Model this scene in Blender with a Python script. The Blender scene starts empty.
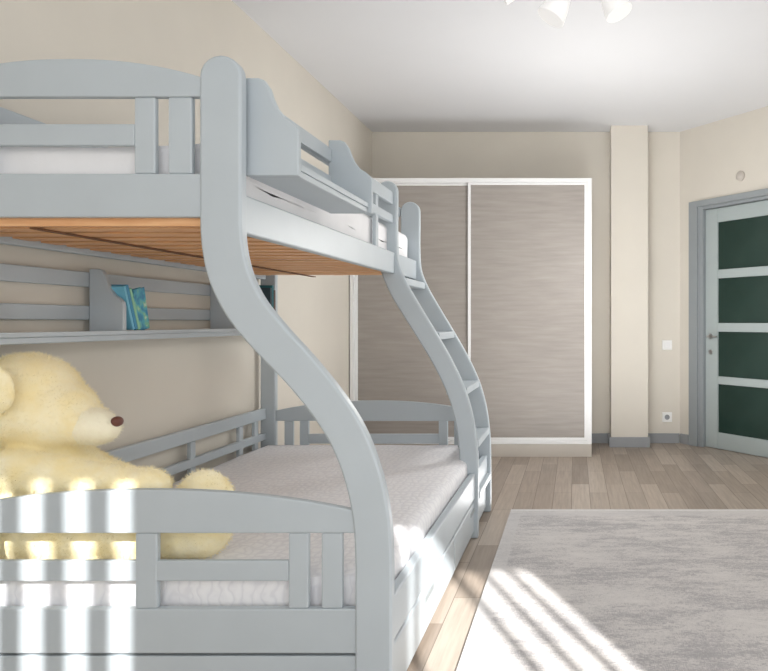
import bpy, math, random
from mathutils import Vector, Matrix, noise
random.seed(4)
scene = bpy.context.scene
COL = scene.collection
def lin(c):
    return tuple(((v/255)/12.92 if v/255 <= 0.04045 else (((v/255)+0.055)/1.055)**2.4) for v in c)+(1,)
# ------------------------------------------------------------ materials
def base_mat(name, rough=0.5):
    m = bpy.data.materials.new(name); m.use_nodes = True
    nt = m.node_tree; b = nt.nodes['Principled BSDF']
    b.inputs['Roughness'].default_value = rough
    return m, nt, b
def N(nt, t, **kw):
    n = nt.nodes.new(t)
    for k, v in kw.items(): setattr(n, k, v)
    return n
def coords(nt, scale=(1,1,1), rot=(0,0,0)):
    tc = N(nt,'ShaderNodeTexCoord'); mp = N(nt,'ShaderNodeMapping')
    mp.inputs['Scale'].default_value = scale; mp.inputs['Rotation'].default_value = rot
    nt.links.new(tc.outputs['Object'], mp.inputs['Vector']); return mp.outputs['Vector']
def ramp(nt, fac, stops):
    r = N(nt,'ShaderNodeValToRGB'); e = r.color_ramp.elements
    while len(e) < len(stops): e.new(0.5)
    for el,(p,c) in zip(e, stops): el.position = p; el.color = c
    nt.links.new(fac, r.inputs['Fac']); return r.outputs['Color']
def noise_tex(nt, vec, scale, detail=4, rough=0.5):
    n = N(nt,'ShaderNodeTexNoise'); n.inputs['Scale'].default_value = scale
    n.inputs['Detail'].default_value = detail; n.inputs['Roughness'].default_value = rough
    nt.links.new(vec, n.inputs['Vector']); return n.outputs['Fac']
def bump(nt, b, h, strength=0.2, dist=0.01):
    bp = N(nt,'ShaderNodeBump'); bp.inputs['Strength'].default_value = strength
    bp.inputs['Distance'].default_value = dist
    nt.links.new(h, bp.inputs['Height']); nt.links.new(bp.outputs['Normal'], b.inputs['Normal'])
def paint(name, c, rough=0.5, var=0.03, scale=6, bmp=0.0, mscale=(1,1,1)):
    m, nt, b = base_mat(name, rough)
    v = coords(nt, mscale); f = noise_tex(nt, v, scale)
    l = lin(c)
    lo = tuple(max(0,x*(1-var)) for x in l[:3])+(1,); hi = tuple(min(1,x*(1+var)) for x in l[:3])+(1,)
    nt.links.new(ramp(nt, f, [(0.3,lo),(0.7,hi)]), b.inputs['Base Color'])
    if bmp: bump(nt, b, noise_tex(nt, v, scale*20), bmp, 0.002)
    return m
M = {}
M['wall'] = paint('wall_paint_cream', (219,213,202), 0.9, 0.02, 3, 0.15)
M['ceil'] = paint('ceiling_paint', (224,225,228), 0.6, 0.01, 2)
M['base'] = paint('baseboard_grey', (150,153,156), 0.5, 0.03, 5)
M['bed'] = paint('bed_blue_grey_lacquer', (183,192,198), 0.38, 0.025, 5, 0.05)
M['white'] = paint('white_lacquer', (234,234,234), 0.35, 0.01, 4)
M['plastic'] = paint('white_plastic', (240,240,238), 0.3, 0.01, 4)
M['shade'] = paint('lit_white_lamp_shade', (245,245,245), 0.4, 0.01, 4)
_b = M['shade'].node_tree.nodes['Principled BSDF']; _b.inputs['Emission Color'].default_value=(1,0.98,0.95,1); _b.inputs['Emission Strength'].default_value=0.16
M['doorleaf'] = paint('door_sage_grey', (172,182,182), 0.4, 0.02, 4)
M['doorframe'] = paint('door_casing_grey', (150,156,159), 0.45, 0.02, 4)
M['muzzle'] = paint('cream_plush', (254,246,222), 0.95, 0.04, 30, 0.4)
M['nose'] = paint('brown_nose', (104,62,52), 0.5, 0.05, 20)
M['plinth'] = paint('plinth_greige', (196,189,180), 0.5, 0.02, 6)
M['strap'] = paint('brown_webbing', (120,84,58), 0.8, 0.1, 30)
def metal(name, c, r):
    m, nt, b = base_mat(name, r); b.inputs['Metallic'].default_value = 1.0
    nt.links.new(ramp(nt, noise_tex(nt, coords(nt), 30), [(0,lin(c)),(1,lin(c))]), b.inputs['Base Color']); return m
M['chrome'] = metal('brushed_steel', (190,190,192), 0.3)
m, nt, b = base_mat('dark_green_glass', 0.12)
nt.links.new(ramp(nt, noise_tex(nt, coords(nt), 1.5), [(0.3,lin((34,54,48))),(0.7,lin((48,68,62)))]), b.inputs['Base Color'])
b.inputs['Specular IOR Level'].default_value = 0.4
M['glass'] = m
m, nt, b = base_mat('illustrated_book_cover', 0.35)
nt.links.new(ramp(nt, noise_tex(nt, coords(nt), 34, 2), [(0.38,lin((58,140,180))),(0.52,lin((84,178,196))),(0.62,lin((130,195,160))),(0.72,lin((200,220,205)))]), b.inputs['Base Color'])
M['illus'] = m
# floor
m, nt, b = base_mat('wood_floor_planks', 0.38)
v = coords(nt, (1,1,1), (0,0,math.pi/2))
br = N(nt,'ShaderNodeTexBrick'); br.offset = 0.37; br.offset_frequency = 2
br.inputs['Color1'].default_value = (0,0,0,1); br.inputs['Color2'].default_value = (1,1,1,1)
br.inputs['Mortar'].default_value = (0.5,0.5,0.5,1)
br.inputs['Scale'].default_value = 1.0; br.inputs['Mortar Size'].default_value = 0.0018
br.inputs['Brick Width'].default_value = 0.62; br.inputs['Row Height'].default_value = 0.11
nt.links.new(v, br.inputs['Vector'])
tone = ramp(nt, br.outputs['Color'], [(0.0,lin((146,133,121))),(0.35,lin((167,154,142))),(0.7,lin((182,170,158))),(1.0,lin((155,142,130)))])
v2 = coords(nt, (30,1.6,1)); g = noise_tex(nt, v2, 2.5, 6, 0.6)
gr = ramp(nt, g, [(0.3,(0.80,0.79,0.78,1)),(0.7,(1.07,1.06,1.05,1))])
mx = N(nt,'ShaderNodeMix'); mx.data_type='RGBA'; mx.blend_type='MULTIPLY'; mx.inputs[0].default_value=1
nt.links.new(tone, mx.inputs[6]); nt.links.new(gr, mx.inputs[7])
mx2 = N(nt,'ShaderNodeMix'); mx2.data_type='RGBA'; mx2.inputs[7].default_value = lin((118,106,95))
nt.links.new(br.outputs['Fac'], mx2.inputs[0]); nt.links.new(mx.outputs[2], mx2.inputs[6])
nt.links.new(mx2.outputs[2], b.inputs['Base Color'])
M['floor'] = m
# wardrobe wood
m, nt, b = base_mat('grey_oak_laminate', 0.5)
f1 = noise_tex(nt, coords(nt,(1.1,1.0,12)), 2.8, 7, 0.55)
c1 = ramp(nt, f1, [(0.28,lin((146,139,133))),(0.5,lin((154,147,141))),(0.72,lin((162,155,149)))])
nt.links.new(c1, b.inputs['Base Color']); M['oak'] = m
# pine slats
m, nt, b = base_mat('pine_slat_wood', 0.5)
f1 = noise_tex(nt, coords(nt,(2,20,20)), 3.0, 5, 0.6)
nt.links.new(ramp(nt, f1, [(0.25,lin((222,160,110))),(0.75,lin((242,194,146)))]), b.inputs['Base Color']); M['pine'] = m
M['ticking'] = paint('brown_mattress_underside', (125,90,64), 0.95, 0.1, 10)  # underside coloured dark so the gaps between slats read as shaded
# rug
m, nt, b = base_mat('distressed_rug', 0.95)
f1 = noise_tex(nt, coords(nt,(2.2,7,1)), 3.2, 10, 0.82)
f2 = noise_tex(nt, coords(nt,(30,150,1)), 2.0, 3, 0.6)
f3 = noise_tex(nt, coords(nt,(1.0,1.8,1)), 2.4, 3, 0.5)
f4 = noise_tex(nt, coords(nt,(150,24,1)), 2.0, 2, 0.6)
fa = N(nt,'ShaderNodeMath',operation='MULTIPLY_ADD'); fa.inputs[1].default_value=0.4
nt.links.new(f4, fa.inputs[0])
ad = N(nt,'ShaderNodeMath',operation='MULTIPLY_ADD'); ad.inputs[1].default_value=0.7
nt.links.new(f2, ad.inputs[0]); nt.links.new(f1, ad.inputs[2]); nt.links.new(ad.outputs[0], fa.inputs[2])
ad2 = N(nt,'ShaderNodeMath',operation='MULTIPLY_ADD'); ad2.inputs[1].default_value=0.65
nt.links.new(f3, ad2.inputs[0]); nt.links.new(fa.outputs[0], ad2.inputs[2])
mr = N(nt,'ShaderNodeMapRange'); mr.inputs['From Min'].default_value=0.98; mr.inputs['From Max'].default_value=1.72
nt.links.new(ad2.outputs[0], mr.inputs['Value'])
cc = ramp(nt, mr.outputs[0], [(0.0,lin((156,153,154))),(0.44,lin((173,170,171))),(0.53,lin((199,195,193))),(1.0,lin((214,210,207)))])
tc = N(nt,'ShaderNodeTexCoord'); sp = N(nt,'ShaderNodeSeparateXYZ'); nt.links.new(tc.outputs['Object'], sp.inputs[0])
lx = N(nt,'ShaderNodeMath',operation='LESS_THAN'); lx.inputs[1].default_value=-0.84; nt.links.new(sp.outputs[0], lx.inputs[0])
gy = N(nt,'ShaderNodeMath',operation='GREATER_THAN'); gy.inputs[1].default_value=1.22; nt.links.new(sp.outputs[1], gy.inputs[0])
mxm = N(nt,'ShaderNodeMath',operation='MAXIMUM'); nt.links.new(lx.outputs[0], mxm.inputs[0]); nt.links.new(gy.outputs[0], mxm.inputs[1])
mm = N(nt,'ShaderNodeMath',operation='MULTIPLY'); mm.inputs[1].default_value=0.6; nt.links.new(mxm.outputs[0], mm.inputs[0])
mx3 = N(nt,'ShaderNodeMix'); mx3.data_type='RGBA'; mx3.inputs[7].default_value = lin((200,197,196))
nt.links.new(mm.outputs[0], mx3.inputs[0]); nt.links.new(cc, mx3.inputs[6])
nt.links.new(mx3.outputs[2], b.inputs['Base Color'])
bump(nt, b, noise_tex(nt, coords(nt,(200,200,200)), 1.5), 0.5, 0.004)
M['rug'] = m
M['rugedge'] = paint('rug_binding', (208,206,205), 0.95, 0.05, 40, 0.4)
# quilt: wavy stitched lines
m, nt, b = base_mat('quilted_mattress_cover', 0.9)
w1 = N(nt,'ShaderNodeTexWave'); w1.wave_type='BANDS'; w1.bands_direction='X'; w1.inputs['Scale'].default_value=11; w1.inputs['Distortion'].default_value=6; w1.inputs['Detail'].default_value=1; w1.inputs['Detail Scale'].default_value=2.2
w2 = N(nt,'ShaderNodeTexWave'); w2.wave_type='BANDS'; w2.bands_direction='Y'; w2.inputs['Scale'].default_value=8; w2.inputs['Distortion'].default_value=6; w2.inputs['Detail'].default_value=1; w2.inputs['Detail Scale'].default_value=2.2
v=coords(nt); nt.links.new(v,w1.inputs['Vector']); nt.links.new(v,w2.inputs['Vector'])
mn = N(nt,'ShaderNodeMath',operation='MINIMUM'); nt.links.new(w1.outputs['Fac'], mn.inputs[0]); nt.links.new(w2.outputs['Fac'], mn.inputs[1])
nt.links.new(ramp(nt, mn.outputs[0], [(0.0,lin((232,232,236))),(0.25,lin((240,240,243))),(1.0,lin((244,244,246)))]), b.inputs['Base Color'])
bump(nt, b, mn.outputs[0], 0.2, 0.004)
M['quilt'] = m
M['sheet'] = paint('white_cotton_sheet', (242,242,244), 0.9, 0.02, 10, 0.3)
m, nt, b = base_mat('yellow_plush', 1.0)
v = coords(nt); f = noise_tex(nt, v, 14, 4, 0.6)
nt.links.new(ramp(nt, f, [(0.3,lin((254,238,186))),(0.7,lin((255,246,214)))]), b.inputs['Base Color'])
b.inputs['Sheen Weight'].default_value = 0.3; b.inputs['Sheen Roughness'].default_value = 0.5
M['plush'] = m
m, nt, b = base_mat('lit_bulb', 0.4)
nt.links.new(ramp(nt, noise_tex(nt, coords(nt), 2), [(0,(1,0.97,0.9,1)),(1,(1,0.97,0.9,1))]), b.inputs['Emission Color'])
b.inputs['Emission Strength'].default_value = 4
M['bulb'] = m

# ------------------------------------------------------------ mesh helpers
def finish(ob, parent):
    COL.objects.link(ob)
    if parent is not None:
        ob.parent = parent
        ob.matrix_parent_inverse = Matrix.Translation(-WLOC[parent.name])
WLOC = {}
def empty(name, loc, label=None, cat=None, parent=None, group=None):
    e = bpy.data.objects.new(name, None); e.empty_display_size = 0.1
    e.location = loc; finish(e, parent); WLOC[e.name] = Vector(loc)
    tag(e, label, cat, group); return e
def tag(o, label=None, cat=None, group=None, kind=None):
    if label: o['label'] = label
    if cat: o['category'] = cat
    if group: o['group'] = group
    if kind: o['kind'] = kind
    return o
def mk(name, verts, faces, mat, parent=None, bevel=0.0, smooth=False, seg=2):
    vs = [Vector(v) for v in verts]
    lo = Vector((min(v.x for v in vs),min(v.y for v in vs),min(v.z for v in vs)))
    hi = Vector((max(v.x for v in vs),max(v.y for v in vs),max(v.z for v in vs)))
    c = (lo+hi)/2
    if parent is None: c.z = lo.z
    me = bpy.data.meshes.new(name); me.from_pydata([v-c for v in vs], [], faces); me.validate(); me.update()
    if mat: me.materials.append(mat)
    ob = bpy.data.objects.new(name, me); ob.location = c
    if smooth:
        me.polygons.foreach_set('use_smooth', [True]*len(me.polygons)); me.update()
        me.set_sharp_from_angle(angle=math.radians(35))
    finish(ob, parent); WLOC[ob.name] = c.copy()
    if bevel:
        b = ob.modifiers.new('bevel','BEVEL'); b.width = bevel; b.segments = seg; b.limit_method='ANGLE'; b.angle_limit=math.radians(40)
        b.harden_normals = False
    return ob
def boxg(x0,x1,y0,y1,z0,z1):
    v = [(x0,y0,z0),(x1,y0,z0),(x1,y1,z0),(x0,y1,z0),(x0,y0,z1),(x1,y0,z1),(x1,y1,z1),(x0,y1,z1)]
    f = [(3,2,1,0),(4,5,6,7),(0,1,5,4),(1,2,6,5),(2,3,7,6),(3,0,4,7)]
    return v, f
def join(parts):
    V=[];F=[]
    for v,f in parts:
        o=len(V); V+=list(v); F+=[tuple(i+o for i in q) for q in f]
    return V,F
def box(name, x0,x1,y0,y1,z0,z1, mat, parent=None, bevel=0.004):
    v,f = boxg(x0,x1,y0,y1,z0,z1); return mk(name, v, f, mat, parent, bevel)
def boxes(name, L, mat, parent=None, bevel=0.004):
    v,f = join([boxg(*b) for b in L]); return mk(name, v, f, mat, parent, bevel)
def prismg(out, a, b):
    ar = sum(out[i][0]*out[(i+1)%len(out)][1]-out[(i+1)%len(out)][0]*out[i][1] for i in range(len(out)))
    if ar < 0: out = out[::-1]
    n=len(out)
    V=[(x,a,z) for x,z in out]+[(x,b,z) for x,z in out]
    F=[tuple(range(n)), tuple(range(2*n-1,n-1,-1))]
    F+=[(i,i+n,(i+1)%n+n,(i+1)%n) for i in range(n)]
    return V,F
def spline(pts, n=6):
    P=[pts[0]]+list(pts)+[pts[-1]]; out=[]
    for i in range(1,len(P)-2):
        p0,p1,p2,p3=[Vector(q) for q in P[i-1:i+3]]
        for k in range(n):
            t=k/n
            out.append(0.5*((2*p1)+(p2-p0)*t+(2*p0-5*p1+4*p2-p3)*t*t+(3*p1-p0-3*p2+p3)*t**3))
    out.append(Vector(P[-2])); return out
def lathe(name, prof, mat, parent, center, axis=(0,0,1), n=32, smooth=True):
    q = Vector((0,0,1)).rotation_difference(Vector(axis).normalized())
    V=[];F=[]
    for r,h in prof:
        for k in range(n):
            a=2*math.pi*k/n; V.append(q@Vector((r*math.cos(a),r*math.sin(a),h))+Vector(center))
    for i in range(len(prof)-1):
        for k in range(n):
            F.append((i*n+k,i*n+(k+1)%n,(i+1)*n+(k+1)%n,(i+1)*n+k))
    if prof[0][0]>1e-4: F.append(tuple(range(n-1,-1,-1)))
    if prof[-1][0]>1e-4: F.append(tuple((len(prof)-1)*n+k for k in range(n)))
    return mk(name,V,F,mat,parent,0,smooth)

# ------------------------------------------------------------ room
H=2.7; XL=-1.76; YB=6.05; YR=-1.2; XR=2.16
dgx, dgy = 0.911, YB
def dg(t, off=0.0):
    L=math.hypot(0.78,1.0); nx,ny=-1.0/L,-0.78/L
    return (dgx+0.78*t+nx*off, dgy-t+ny*off)
S='structure'
fl = box('floor',XL-0.1,XR+0.1,YR-0.1,YB+0.1,-0.1,0.0,M['floor'],None,0); tag(fl,kind=S)
cl = box('ceiling',XL-0.1,XR+0.1,YR-0.1,YB+0.1,H,H+0.1,M['ceil'],None,0); tag(cl,kind=S)
tag(box('wall_left',XL-0.1,XL,YR-0.1,YB+0.1,0,H,M['wall'],None,0),kind=S)
tag(box('wall_back',XL,dgx+0.1,YB,YB+0.1,0,H,M['wall'],None,0),kind=S)
tag(box('wall_column',0.302,0.613,5.85,YB,0,H,M['wall'],None,0.002),kind=S)
def quadprism(name, p, q, off0, off1, z0, z1, mat, parent=None, bevel=0):
    a=dg(p,off0); b_=dg(q,off0); c=dg(q,off1); d=dg(p,off1)
    base=[a,b_,c,d]
    V=[(x,y,z0) for x,y in base]+[(x,y,z1) for x,y in base]
    ar=sum(base[i][0]*base[(i+1)%4][1]-base[(i+1)%4][0]*base[i][1] for i in range(4))
    F=[(3,2,1,0),(4,5,6,7),(0,1,5,4),(1,2,6,5),(2,3,7,6),(3,0,4,7)]
    if ar<0: F=[tuple(reversed(f)) for f in F]
    return V,F
def qp(name,p,q,o0,o1,z0,z1,mat,parent=None,bevel=0.003):
    v,f=quadprism(name,p,q,o0,o1,z0,z1,mat); return mk(name,v,f,mat,parent,bevel)
def qps(name,L,mat,parent=None,bevel=0.003):
    v,f=join([quadprism(name,*l,mat) for l in L]); return mk(name,v,f,mat,parent,bevel)
TE=1.601
DT0,DT1=0.165,0.885
w=qps('wall_diagonal',[(0,DT0,0,-0.12,0,H),(DT1,TE,0,-0.12,0,H),(DT0,DT1,0,-0.12,2.03,H)],M['wall'],None,0); tag(w,kind=S)
ex,ey=dg(TE)
tag(box('wall_right',XR,XR+0.1,YR-0.1,ey+0.05,0,H,M['wall'],None,0),kind=S)
WA=(-0.12,0.40); WB=(0.97,1.84); ZT=2.48
rw=boxes('wall_rear',[(XL,WA[0],YR-0.1,YR,0,H),(WA[1],WB[0],YR-0.1,YR,0,H),(WB[1],XR,YR-0.1,YR,0,H),
   (WA[0],WA[1],YR-0.1,YR,ZT,H),(WB[0],WB[1],YR-0.1,YR,ZT,H),(WA[0],WA[1],YR-0.1,YR,0,0.12),(WB[0],WB[1],YR-0.1,YR,0,0.12)],M['wall'],None,0); tag(rw,kind=S)
for i,(a,b_) in enumerate([WA,WB]):
    t=0.03
    tag(boxes('window_%d'%(i+1),[(a,a+t,YR-0.08,YR-0.03,0.12,ZT),(b_-t,b_,YR-0.08,YR-0.03,0.12,ZT),(a+t,b_-t,YR-0.08,YR-0.03,0.12,0.12+t),(a+t,b_-t,YR-0.08,YR-0.03,ZT-t,ZT)],M['white'],None,0),kind=S)
def blind(xs, label, hws):
    e=empty('vertical_blind',(sum(xs)/len(xs),YR+0.03,0.1),label,'blind')
    box('head_rail',min(xs)-0.06,max(xs)+0.06,YR+0.01,YR+0.05,ZT+0.0,ZT+0.04,M['white'],e,0)
    for x,hw in zip(xs,hws): box('blind_slat',x-hw,x+hw,YR+0.028,YR+0.031,0.1,ZT,M['white'],e,0)
blind([-0.06,0.055,0.17,0.285,0.39],'white vertical slat blind on the tall narrow window',[0.036]*5)
blind([1.0,1.08,1.42,1.54,1.65,1.75],'white vertical slat blind on the wide window',[0.033,0.018,0.024,0.022,0.022,0.022])
# baseboards
bh=0.085
tag(box('baseboard_back',0.125,0.302,YB-0.015,YB,0,bh,M['base'],None,0.002),kind=S)
tag(box('baseboard_corner',0.613,dgx-0.005,YB-0.015,YB,0,bh,M['base'],None,0.002),kind=S)
tag(boxes('baseboard_column',[(0.287,0.628,5.835,5.85,0,bh),(0.287,0.302,5.85,YB-0.015,0,bh),(0.613,0.628,5.85,YB-0.015,0,bh)],M['base'],None,0.002),kind=S)
tag(qp('baseboard_diagonal',0.01,0.088,0.0,0.015,0,bh,M['base'],None),kind=S)
tag(qp('baseboard_diagonal_far',DT1+0.085,TE-0.02,0.0,0.015,0,bh,M['base'],None),kind=S)
tag(box('baseboard_left',XL,XL+0.015,4.1,5.35,0,bh,M['base'],None,0.002),kind=S)
tag(box('baseboard_right',XR-0.015,XR,YR,ey-0.02,0,bh,M['base'],None,0.002),kind=S)
# door
tag(qps('trim_1',[(0.092,DT0,0.018,-0.01,0,2.07),(DT1,DT1+0.075,0.018,-0.01,0,2.07),(DT0,DT1,0.018,-0.01,2.02,2.07),
   (DT0,0.205,0.0,-0.11,0,2.02),(DT1-0.035,DT1,0.0,-0.11,0,2.02),(0.205,DT1-0.035,0.0,-0.11,1.995,2.02)],M['doorframe'],None,0.003),kind=S)
L0,L1=0.2075,0.848
gl0,gl1=0.31,0.745
def zat(py,px):
    r=(px-575)/697; t=(r*dgy-dgx)/(0.78+r); return 1.05-(py-322)*(dgy-t)/697
pan=[(zat(436,735),zat(386,735)),(zat(378,735),zat(332,735)),(zat(323,735),zat(277,735)),(zat(268,735),zat(219,735))]
pan=[(min(a,b_),max(a,b_)) for a,b_ in pan]
L=[(L0,gl0,-0.03,-0.07,0.004,1.99),(gl1,L1,-0.03,-0.07,0.004,1.99)]
zs=[0.004]+[z for p in pan for z in p]+[1.99]
for i in range(0,len(zs),2): L.append((gl0,gl1,-0.03,-0.07,zs[i],zs[i+1]))
door=qps('door_1',L,M['doorleaf'],None,0.004); tag(door,kind=S)
for a,b_ in pan: qp('glass_pane',gl0,gl1,-0.045,-0.055,a,b_,M['glass'],door,0)
tag(qp('trim_2',DT0,DT1,-0.075,-0.12,0,2.03,M['base'],None,0),kind=S)
hx,hy=dg(0.255,-0.012)
L_=math.hypot(.78,1); nrm=Vector((-1/L_,-.78/L_,0)); tan=Vector((.78/L_,-1/L_,0))
lathe('handle',[(0.0,-0.018),(0.022,-0.018),(0.022,-0.008),(0.008,-0.006),(0.008,0.03),(0.0,0.03)],M['chrome'],door,(hx,hy,0.93),nrm)
p0=Vector((hx,hy,0.93))+nrm*0.03
lathe('handle',[(0.0,0),(0.008,0.0),(0.008,0.10),(0.0,0.102)],M['chrome'],door,p0,tan)
lathe('lock_rosette',[(0.0,-0.018),(0.02,-0.018),(0.02,-0.01),(0.0,-0.01)],M['chrome'],door,(hx,hy,0.80),nrm)

def plate(name,x,z,lab,cat,w=0.084):
    e=box(name,x-w/2,x+w/2,YB-0.012,YB,z-w/2,z+w/2,M['plastic'],None,0.003)
    tag(e,lab,cat); WLOC[e.name]=Vector(e.location); return e
sx=(667-575)*YB/697
sw=plate('light_switch',sx,1.05-(345-322)*YB/697,'white plastic rocker light switch on cream wall','switch')
box('rocker',sx-0.026,sx+0.026,YB-0.018,YB-0.012,sw.location.z+0.014,sw.location.z+0.070,M['white'],sw,0.002)
so=plate('wall_socket',sx,1.05-(417-322)*YB/697,'white plastic power socket low on cream wall','socket')
lathe('socket_insert',[(0,0),(0.022,0),(0.022,0.003),(0.017,0.003),(0.016,0.0015),(0,0.0015)],M['base'],so,(sx,YB-0.0125,so.location.z+0.042),(0,-1,0))
px,py=741,176; r=(px-575)/697; t=(r*dgy-dgx)/(0.78+r)
cx,cy=dg(t,0.0); zz=1.05-(py-322)*(dgy-t)/697
se=lathe('motion_sensor',[(0,0),(0.04,0),(0.04,0.015),(0.03,0.024),(0.018,0.036),(0,0.04)],M['plinth'],None,(cx,cy,zz),nrm)
tag(se,'small round white sensor on the wall above the door','sensor')

# ------------------------------------------------------------ wardrobe
wx0,wx1,wy0,wy1,wz=XL+0.008,0.13,5.42,YB-0.005,2.17
wa=empty('wardrobe',((wx0+wx1)/2,(wy0+wy1)/2,0),'wide sliding wardrobe with grey oak doors and white frame','wardrobe')
boxes('body',[(wx0,wx0+0.02,wy0+0.06,wy1,0.10,wz-0.02),(wx1-0.02,wx1,wy0+0.06,wy1,0.10,wz-0.02),(wx0,wx1,wy0+0.06,wy1,wz-0.02,wz),(wx0,wx1,wy0+0.06,wy1,0.08,0.10),(wx0+0.02,wx1-0.02,wy1-0.02,wy1,0.1,wz-0.02)],M['plinth'],wa,0.002)
boxes('frame',[(wx0,wx0+0.03,wy0,wy0+0.06,0.10,wz),(wx1-0.035,wx1,wy0,wy0+0.06,0.10,wz),(wx0+0.03,wx1-0.035,wy0,wy0+0.06,wz-0.035,wz),(wx0+0.03,wx1-0.035,wy0,wy0+0.06,0.10,0.125)],M['white'],wa,0.002)
box('plinth',wx0,wx1,wy0+0.004,wy0+0.06,0,0.10,M['plinth'],wa,0.002)
mid=(470-575)*5.42/697
for a,b_,y in [(wx0+0.03,mid+0.018,wy0+0.032),(mid-0.018,wx1-0.035,wy0+0.006)]:
    d=box('sliding_door',a+0.02,b_-0.02,y+0.004,y+0.018,0.148,wz-0.045,M['oak'],wa,0)
    boxes('door_frame',[(a,a+0.022,y,y+0.022,0.126,wz-0.036),(b_-0.022,b_,y,y+0.022,0.126,wz-0.036),(a+0.022,b_-0.022,y,y+0.022,0.126,0.150),(a+0.022,b_-0.022,y,y+0.022,wz-0.052,wz-0.036)],M['white'],d,0.002)

# ------------------------------------------------------------ bunk bed
B=M['bed']
Y1,Y2,Y3=1.80,3.38,3.85; TH=0.036
k=1.8/697
def P(px,py): return ((px-575)*k, 1.05-(py-322)*k)
near_cl=[P(220,100),P(220,140),P(220,200),P(221,240),P(228,275),P(244,308),P(270,340),P(299,371),P(325,403),P(346,436),P(361,474),P(370,515),P(373,560),P(373,620),(P(373,0)[0],0.0)]
def Q(z,px,py): return ((px-575)*z/697, 1.05-(py-322)*z/697)
lad_cl=[Q(Y2,387,215),Q(Y2,387,240),Q(Y2,389,265),Q(Y2,398,288),Q(Y2,412,312),Q(Y2,428,338),Q(Y2,443,364),Q(Y2,456,392),Q(Y2,464,420),Q(Y2,468,450),Q(Y2,469,480),(Q(Y2,469,0)[0],0.0)]
far_cl=[(x+0.0,z) for x,z in lad_cl]
def spost(cl_, topz, y, parent, name, thick=TH, hwT=0.05, hwB=0.044):
    c=spline(cl_,6)
    L=[];R=[]
    for i,p in enumerate(c):
        tdir=(c[min(i+1,len(c)-1)]-c[max(i-1,0)]).normalized()
        n_=Vector((tdir.y,-tdir.x))
        hw=(hwT if p.y>1.2 else hwT-(hwT-hwB)*min(1,(1.2-p.y)/0.3))
        L.append(p+n_*hw); R.append(p-n_*hw)
    top=c[0]; hw=hwT; cap=[]
    sgn = 1 if (R[0]-top).x>0 else -1
    for j in range(0,11):
        th=math.pi*j/10
        cap.append((top.x+sgn*hw*math.cos(th), topz-hw+hw*math.sin(th)))
    out=[tuple(v) for v in L[::-1]]+cap[::-1]+[tuple(v) for v in R]
    V,F=prismg(out,y,y+thick)
    return mk(name,V,F,B,parent,0.006,True)
bed=empty('bunk_bed',(-1.12,2.83,0),'blue-grey wooden bunk bed with curved posts, ladder and drawers','bunk bed')
spost(near_cl,1.74,Y1,bed,'post',TH,0.0535,0.0475); spost(far_cl,1.715,Y3,bed,'post',TH,0.052,0.048)
for y in (Y1,Y3): box('post',-1.74,-1.655,y,y+TH,0,1.72,B,bed,0.008)
def endpanel(x0,x1,y,zb0,zb1,zm0,zm1,za,ztE,ztP,slats,inner,name):
    y0,y1=y+0.006,y+0.03
    parts=[boxg(x0,x1,y0,y1,zb0,zb1)]
    n=24; out=[(x0,za),(x1,za)]
    for i in range(n+1):
        u=1-i/n; x=x0+(x1-x0)*u; s=(u*2-1)
        out.append((x, ztP-(ztP-ztE)*abs(s)**2.2))
    parts.append(prismg(out,y0,y1))
    for s0,s1 in slats: parts.append(boxg(s0,s1,y0+0.003,y1-0.003,zb1,za))
    parts.append(boxg(inner[0],inner[1],y0+0.004,y1-0.004,zm0,zm1))
    v,f=join(parts); return mk(name,v,f,B,bed,0.004)
X=lambda p:(p-575)*k
for y in (Y1,Y3):
    x0,x1=-1.655,-0.968; c=(-1.335)
    sl=[(X(132),X(153)),(X(166),X(190))]; sl+= [(2*c-b_,2*c-a) for a,b_ in sl if 2*c-b_>x0+0.01]
    sl=[(max(a,x0),b_) for a,b_ in sl]
    endpanel(x0,x1,y,1.322,1.435,1.508,1.565,1.634,1.685,1.733,sl,(x0,X(132)),'headboard' if y==Y1 else 'footboard')
    x1=-0.566; c=-1.13
    if y==Y1: sl=[(X(287),X(307)),(X(320),X(341)),(x0,x0+0.04),(x0+0.09,x0+0.14),(X(133),X(155))]; inn=(x0+0.14,X(287))
    else: sl=[(-1.61,-1.56),(-1.525,-1.475),(-0.755,-0.705),(-0.67,-0.62)]; inn=(-1.475,-0.755)
    endpanel(x0,x1,y,0.19,0.306,0.376,0.43,0.502,0.56,0.615,sl,inn,'headboard' if y==Y1 else 'footboard')
box('end_skirt',-1.655,-0.566,Y1+0.010,Y1+0.028,0.03,0.182,B,bed,0.003)
box('end_skirt',-1.655,-0.566,Y3+0.010,Y3+0.028,0.03,0.182,B,bed,0.003)
ya,yb=Y1+TH,Y3
box('side_rail',-0.905,-0.875,ya,yb,1.285,1.388,B,bed,0.005)
box('side_rail',-1.735,-1.705,ya,yb,1.285,1.388,B,bed,0.005)
boxes('guard_rail',[(-0.905,-0.882,ya,Y2,1.62,1.68),(-0.905,-0.882,ya,Y2,1.53,1.57),(-0.902,-0.885,3.1,3.14,1.388,1.62)],B,bed,0.004)
boxes('guard_rail',[(-1.73,-1.705,ya,yb,1.63,1.69),(-1.73,-1.705,ya,yb,1.53,1.57)]+[(-1.727,-1.708,yy,yy+0.04,1.388,1.63) for yy in (2.2,2.85,3.5)],B,bed,0.004)
box('side_rail',-0.515,-0.485,ya,yb,0.195,0.315,B,bed,0.005)
box('side_rail',-1.735,-1.705,ya,yb,0.19,0.306,B,bed,0.005)
boxes('guard_rail',[(-1.73,-1.705,ya,yb,0.515,0.575),(-1.73,-1.705,ya,yb,0.40,0.44)]+[(-1.727,-1.708,yy,yy+0.04,0.306,0.515) for yy in (1.9,2.5,3.1,3.55,3.72)],B,bed,0.004)
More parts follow.
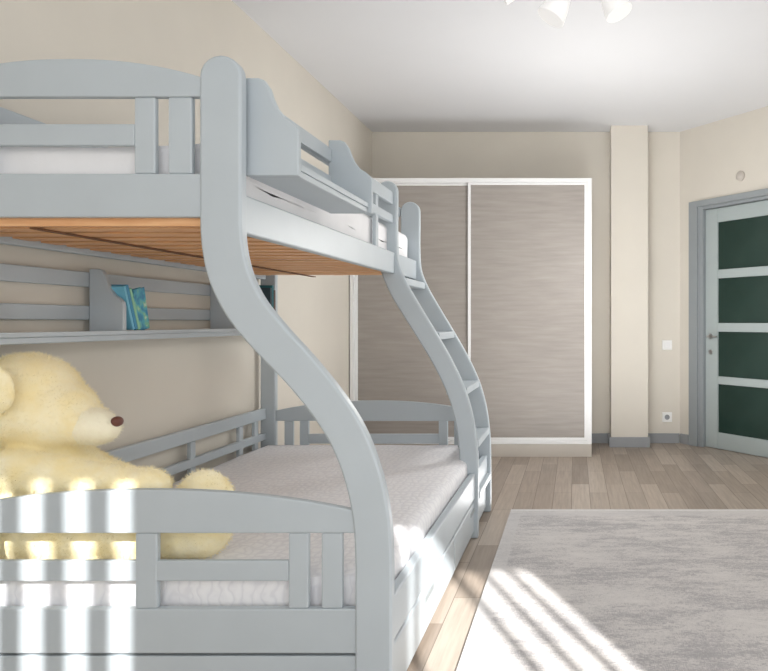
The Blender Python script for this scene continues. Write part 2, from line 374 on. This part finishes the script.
L=[(-1.70,-0.91,ya-0.004,ya+0.016,1.302,1.334)]
yy=ya+0.045
while yy<yb-0.07: L.append((-1.70,-0.91,yy,yy+0.068,1.302,1.308)); yy+=0.112
boxes('slat_base',L,M['pine'],bed,0.0015)
L=[(-1.705,-1.68,ya+0.016,yb,1.308,1.332),(-0.93,-0.905,ya+0.016,yb,1.308,1.332),(-1.33,-1.28,ya+0.016,yb,1.308,1.332)]
boxes('support_batten',L,M['pine'],bed,0.001)
box('slat_strap',-1.45,-1.43,ya+0.016,yb,1.297,1.3015,M['strap'],bed,0.001)
L=[];yy=ya+0.02
while yy<yb-0.08: L.append((-1.70,-0.52,yy,yy+0.07,0.205,0.22)); yy+=0.115
boxes('slat_base',L,M['pine'],bed,0.002)
lad=empty('ladder',(-0.6,3.6,0),parent=bed)
spost(lad_cl,1.735,Y2,lad,'ladder_rail',TH+0.006,0.047,0.044)
cs=spline(lad_cl,6)
for zt in (1.25,0.98,0.71,0.45,0.2):
    p=min(cs,key=lambda q:abs(q.y-zt)); x=p.x
    box('tread',x-0.055,x+0.048,Y2+TH+0.006,Y3,zt-0.018,zt+0.018,B,lad,0.005)
for a,b_ in ((ya+0.01,2.83),(2.845,yb-0.01)):
    d=box('drawer',-0.510,-0.490,a,b_,0.03,0.178,B,bed,0.006)
    yc=(a+b_)/2
    box('handle',-0.4902,-0.4875,yc-0.07,yc+0.07,0.130,0.150,M['doorframe'],d,0.001)
def bracket(name,xw,sgn,y,z0,z1,depth,th,parent):
    h=z1-z0
    pts=[(0,z0),(depth,z0),(depth,z0+0.42*h)]
    cur=[(depth*0.97,z0+0.50*h),(depth*0.86,z0+0.56*h),(depth*0.72,z0+0.61*h),(depth*0.60,z0+0.70*h),(depth*0.52,z0+0.80*h),(depth*0.46,z0+0.90*h),(depth*0.36,z0+0.98*h),(depth*0.26,z1)]
    pts+=cur+[(0,z1)]
    out=[(xw+sgn*a,z) for a,z in pts]
    V,F=prismg(out,y,y+th); return mk(name,V,F,B,parent,0.003)
sh=box('bedside_shelf',-0.881,-0.74,1.875,2.49,1.44,1.458,B,bed,0.004)
bracket('bracket',-0.881,1,1.855,1.44,1.70,0.145,0.02,sh)
bracket('bracket',-0.881,1,2.47+0.02,1.44,1.70,0.155,0.02,sh)
box('lip',-0.746,-0.737,1.876,2.489,1.458,1.475,B,sh,0.002)
boxes('back_rail',[(-0.881,-0.868,1.876,2.489,1.62,1.665),(-0.881,-0.868,1.876,2.489,1.53,1.57)],B,sh,0.003)

def soft_box(name,x0,x1,y0,y1,z0,z1,mat,amp,seed,label,r=0.04,under=None):
    import bmesh
    bm=bmesh.new()
    bmesh.ops.create_cube(bm,size=1.0)
    bmesh.ops.subdivide_edges(bm,edges=bm.edges[:],cuts=31,use_grid_fill=True)
    cx,cy,cz=(x0+x1)/2,(y0+y1)/2,(z0+z1)/2; hx,hy,hz=(x1-x0)/2,(y1-y0)/2,(z1-z0)/2
    for v in bm.verts:
        p=Vector((v.co.x*2*hx,v.co.y*2*hy,v.co.z*2*hz))
        q=Vector((max(-hx+r,min(hx-r,p.x)),max(-hy+r,min(hy-r,p.y)),max(-hz+r,min(hz-r,p.z))))
        d=p-q
        if d.length>1e-6: p=q+d.normalized()*r
        nn=noise.noise(Vector((p.x*4+seed,p.y*4,p.z*4)))+0.5*noise.noise(Vector((p.x*10+seed,p.y*10,3)))
        if p.z>0: p.z+=amp*(nn-0.6)*1.0
        v.co=p+Vector((0,0,hz))
    me=bpy.data.meshes.new(name); bm.to_mesh(me); bm.free()
    me.polygons.foreach_set('use_smooth',[True]*len(me.polygons)); me.materials.append(mat)
    if under:
        me.materials.append(under)
        for p in me.polygons:
            if p.normal.z<-0.9: p.material_index=1
    ob=bpy.data.objects.new(name,me); ob.location=(cx,cy,z0); COL.objects.link(ob); WLOC[ob.name]=Vector(ob.location)
    return tag(ob,label,'mattress')
soft_box('mattress',-1.70,-0.912,1.855,3.84,1.335,1.535,M['sheet'],0.010,1.0,'thick white mattress with rumpled sheet on the upper bunk',0.03,M['ticking'])
soft_box('mattress',-1.70,-0.522,1.85,3.84,0.222,0.386,M['quilt'],0.006,7.0,'wide white quilted mattress on the lower bunk')

# ------------------------------------------------------------ wall shelf
ws=empty('wall_shelf',(-1.69,2.85,0.985),'long blue-grey wooden shelf with scroll brackets on the wall','shelf')
box('board',-1.757,-1.605,1.9,3.80,0.985,1.005,B,ws,0.004)
boxes('back_rail',[(-1.757,-1.737,1.9,3.80,1.175,1.228),(-1.757,-1.737,1.9,3.80,1.058,1.108)],B,ws,0.003)
box('lip',-1.612,-1.602,1.901,3.799,1.005,1.02,B,ws,0.002)
for y in (1.93,2.49,3.315): bracket('bracket',-1.736,1,y,1.005,1.24,0.122,0.02,ws)
def book(loc,w,h,t,ang,color,label,group,mat=None):
    e=empty('book',loc,label,'book',group=group)
    cm=mat or paint('book_cover_'+label[:12].strip().replace(' ','_'),color,0.4,0.15,12)
    L=[(-w,0,0,0.003,0,h),(-w,0,t-0.003,t,0,h),(-0.003,0,0.003,t-0.003,0,h)]
    def loc2(bx): return (bx[0]+loc[0],bx[1]+loc[0],bx[2]+loc[1],bx[3]+loc[1],bx[4]+loc[2],bx[5]+loc[2])
    boxes('cover',[loc2(q) for q in L],cm,e,0.0005)
    box('pages',*loc2((-w+0.004,-0.003,0.003,t-0.003,0.004,h-0.004)),M['white'],e,0)
    e.rotation_euler=(ang,0,0)
G='picture books on the wall shelf'
y=2.555
for (w,h,t,col,a,lb) in [(0.12,0.165,0.012,(120,190,215),0.33,'pale blue picture book leaning on shelf'),(0.115,0.17,0.014,(70,150,190),0.34,'mid blue picture book leaning on shelf'),
    (0.11,0.158,0.012,(150,205,170),0.345,'soft green picture book leaning on shelf')]:
    book((-1.620,y,1.021),w,h,t,a,col,lb,G); y+=t*1.06+0.003
e=empty('book',(-1.640,2.645,1.021),'picture book with illustrated blue-green cover facing out','book',group=G)
boxes('cover',[(-1.634,-1.631,2.605,2.675,1.021,1.180),(-1.648,-1.645,2.605,2.675,1.021,1.180),(-1.645,-1.634,2.605,2.608,1.021,1.180)],M['illus'],e,0.0005)
box('pages',-1.645,-1.634,2.608,2.672,1.025,1.176,M['white'],e,0)
e.rotation_euler=(0.22,0,0)
y=3.69
for (w,h,t,col,lb) in [(0.12,0.21,0.02,(50,70,80),'dark slate hardback book standing on shelf end'),(0.12,0.225,0.018,(40,110,120),'teal hardback book standing on shelf end'),(0.12,0.2,0.02,(90,70,60),'brown hardback book standing on shelf end')]:
    book((-1.613,y,1.021),w,h,t,0,col,lb,G); y+=t+0.003

# ------------------------------------------------------------ teddy bear
import bmesh
def ell(bm,c,r,rot=(0,0,0)):
    from mathutils import Euler
    mat=Matrix.Translation(c)@Euler(rot).to_matrix().to_4x4()@Matrix.Diagonal((r[0],r[1],r[2],1))
    bmesh.ops.create_uvsphere(bm,u_segments=24,v_segments=16,radius=1,matrix=mat)
bm=bmesh.new()
def cap(bm,a,b_,ra,rb,n=7):
    a=Vector(a);b_=Vector(b_)
    for i in range(n):
        u=i/(n-1); r=ra+(rb-ra)*u; ell(bm,a.lerp(b_,u),(r,r,r))
HC=Vector((-1.60,2.03,0.816))
ell(bm,HC,(0.15,0.145,0.142))
ell(bm,HC+Vector((0.055,0,-0.022)),(0.145,0.13,0.112),(0,0.4,0))
ell(bm,HC+Vector((0.11,0.005,-0.050)),(0.135,0.088,0.070),(0,0.25,0))
ell(bm,(-1.560,1.862,0.868),(0.062,0.022,0.070),(0.12,0.0,0))
ell(bm,(-1.635,2.175,0.845),(0.062,0.026,0.068),(-0.15,0.0,0))
ell(bm,(-1.57,2.06,0.66),(0.12,0.13,0.09))
ell(bm,(-1.55,2.06,0.54),(0.18,0.165,0.16))
cap(bm,(-1.56,1.935,0.640),(-1.24,1.920,0.603),0.062,0.052,12)
ell(bm,(-1.195,1.920,0.596),(0.078,0.058,0.053))
cap(bm,(-1.52,2.17,0.58),(-1.40,2.17,0.54),0.07,0.06)
cap(bm,(-1.58,1.965,0.460),(-1.09,1.965,0.458),0.080,0.072,12)
ell(bm,(-1.045,1.965,0.510),(0.084,0.078,0.124))
cap(bm,(-1.50,2.17,0.47),(-1.40,2.20,0.46),0.08,0.07)
ell(bm,(-1.36,2.20,0.465),(0.07,0.07,0.08))
me=bpy.data.meshes.new('tmp'); bm.to_mesh(me); bm.free()
tmp=bpy.data.objects.new('tmp',me); COL.objects.link(tmp)
r_=tmp.modifiers.new('r','REMESH'); r_.mode='VOXEL'; r_.voxel_size=0.006
s_=tmp.modifiers.new('s','SMOOTH'); s_.factor=0.6; s_.iterations=4
dg_=bpy.context.evaluated_depsgraph_get()
me2=bpy.data.meshes.new_from_object(tmp.evaluated_get(dg_)); bpy.data.objects.remove(tmp)
co=[v.co.copy() for v in me2.vertices]; no=[v.normal.copy() for v in me2.vertices]
for v,c,n_ in zip(me2.vertices,co,no):
    d=0.004*noise.noise(c*10)+0.0012*noise.noise(c*40)
    v.co=c+n_*d
    if v.co.z<0.387: v.co.z=0.387
    if v.co.x<-1.70 and v.co.z<0.6: v.co.x=-1.70
org=Vector((-1.4,2.05,0.387))
bear=empty('teddy_bear',org,'large pale yellow plush teddy bear sitting on the lower bunk','teddy bear')
verts=[tuple(v.co) for v in me2.vertices]; faces=[tuple(p.vertices) for p in me2.polygons]
bd=mk('body',verts,faces,M['plush'],bear,0,False); bd.data.polygons.foreach_set('use_smooth',[True]*len(bd.data.polygons))
def blob(name,c,r,mat,parent,rot=(0,0,0)):
    bm=bmesh.new(); ell(bm,Vector(c),r,rot)
    bm.verts.index_update(); v=[tuple(q.co) for q in bm.verts]; f=[tuple(x.index for x in p.verts) for p in bm.faces]; bm.free()
    o=mk(name,v,f,mat,parent,0,False); o.data.polygons.foreach_set('use_smooth',[True]*len(o.data.polygons)); return o
mz=blob('muzzle',HC+Vector((0.176,0.002,-0.066)),(0.094,0.068,0.056),M['muzzle'],bear,(0,0.2,0))
blob('nose',HC+Vector((0.265,0.002,-0.056)),(0.015,0.020,0.015),M['nose'],bear)
def fur(ob,count,length,seed):
    ps=ob.modifiers.new('plush_pile','PARTICLE_SYSTEM').particle_system; st=ps.settings
    st.type='HAIR'; st.count=count; st.hair_length=length; st.hair_step=3
    st.use_advanced_hair=True
    st.factor_random=0.0016; st.brownian_factor=0.0015
    st.root_radius=0.08; st.tip_radius=0.03; st.radius_scale=0.01
    st.emit_from='FACE'; st.use_emit_random=True; st.distribution='RAND'
    st.render_type='PATH'; ps.seed=seed
    st.display_step=2; st.render_step=2
fur(bd,50000,0.0052,3)
fur(mz,2500,0.003,5)

# ------------------------------------------------------------ rug
rg=box('area_rug',-0.355,1.45,1.2,3.83,0.001,0.012,M['rug'],None,0.002)
tag(rg,'large grey and white distressed woven rug on wood floor','rug')
box('binding',-0.355,1.45,3.83,3.865,0.001,0.012,M['rugedge'],rg,0.002)

# ------------------------------------------------------------ ceiling lamp
hub=Vector((0.05,3.0,2.64))
la=empty('ceiling_lamp',(0.05,3.0,2.7),'white ceiling lamp with several small cone shades','ceiling lamp')
lathe('canopy',[(0,-0.03),(0.05,-0.03),(0.06,-0.02),(0.06,0),(0,0)],M['white'],la,(0.05,3.0,2.7))
lathe('stem',[(0,0),(0.012,0),(0.012,0.07),(0,0.07)],M['white'],la,(0.05,3.0,2.61))
for tx,ty,tz in [(-0.105,2.97,2.345),(0.19,2.97,2.365),(-0.32,3.0,2.475),(0.16,2.6,2.52),(-0.05,2.62,2.52)]:
    T=Vector((tx,ty,tz)); ax=(hub-T); Ln=ax.length; ax.normalize()
    lathe('lamp_shade',[(0.060,0),(0.062,0.003),(0.052,0.06),(0.036,0.12),(0.022,0.17),(0.0,0.178),(0.0,0.172),(0.019,0.165),(0.033,0.118),(0.049,0.058),(0.057,0.002)],M['shade'],la,T,ax)
    lathe('arm',[(0,0),(0.009,0),(0.009,Ln-0.17),(0,Ln-0.17)],M['white'],la,T+ax*0.17,ax,12)
    lathe('bulb',[(0,0),(0.035,0.002),(0.043,0.02),(0.033,0.06),(0,0.075)],M['bulb'],la,T+ax*0.004,ax,20)

# ------------------------------------------------------------ lights
def area(loc,size,sy,energy,rot,col=(1,1,1)):
    l=bpy.data.lights.new('window_light','AREA'); l.shape='RECTANGLE'; l.size=size; l.size_y=sy; l.energy=energy; l.color=col
    o=bpy.data.objects.new('window_light',l); o.location=loc; o.rotation_euler=rot; COL.objects.link(o)
area((0.4,YR+0.12,1.45),3.2,2.1,44,(math.radians(93),0,0),(0.97,0.985,1.0))  # fill standing in for daylight from the rear windows
area((XR-0.03,2.2,1.4),1.5,2.9,19,(0,math.radians(90),math.radians(-12)),(0.97,0.985,1.0))  # added side fill at the closed right wall, no window there
area((0.3,4.35,0.03),2.0,0.9,24,(math.radians(180),0,0),(0.98,0.99,1.0))  # added upward fill just above the floor to brighten the ceiling
def pt(loc,en,r):
    pl=bpy.data.lights.new('lamp_light','POINT'); pl.energy=en; pl.shadow_soft_size=r; pl.color=(1,0.985,0.96)
    po=bpy.data.objects.new('lamp_light',pl); po.location=loc; COL.objects.link(po)
pt((0.1,4.3,1.5),26,0.2)  # added mid-room fill for the back wall, apart from the ceiling lamp
pt((0.05,2.45,2.15),1.0,0.08)  # small added fill that brightens the lamp shades and nearby ceiling
sl=bpy.data.lights.new('sun','SUN'); sl.energy=12; sl.angle=math.radians(0.65); sl.color=(1,0.98,0.945)
so_=bpy.data.objects.new('sun',sl); d=Vector((-0.4725,1,-0.583))
so_.rotation_euler=d.to_track_quat('-Z','Y').to_euler(); so_.location=(2,-4,3); COL.objects.link(so_)
W=bpy.data.worlds.new('world'); scene.world=W; W.use_nodes=True
W.node_tree.nodes['Background'].inputs[0].default_value=(0.88,0.94,1,1); W.node_tree.nodes['Background'].inputs[1].default_value=1.5
# camera
cam=bpy.data.cameras.new('camera'); cam.sensor_width=36; cam.sensor_fit='HORIZONTAL'; cam.lens=697/768*36
cam.shift_x=-(575-384)/768; cam.shift_y=-(335.5-322)/768; cam.clip_start=0.05
co_=bpy.data.objects.new('camera',cam); co_.location=(0,0,1.05); co_.rotation_euler=(math.radians(90),0,0); COL.objects.link(co_)
scene.camera=co_
scene.view_settings.view_transform='Standard'
scene.view_settings.exposure=0.14
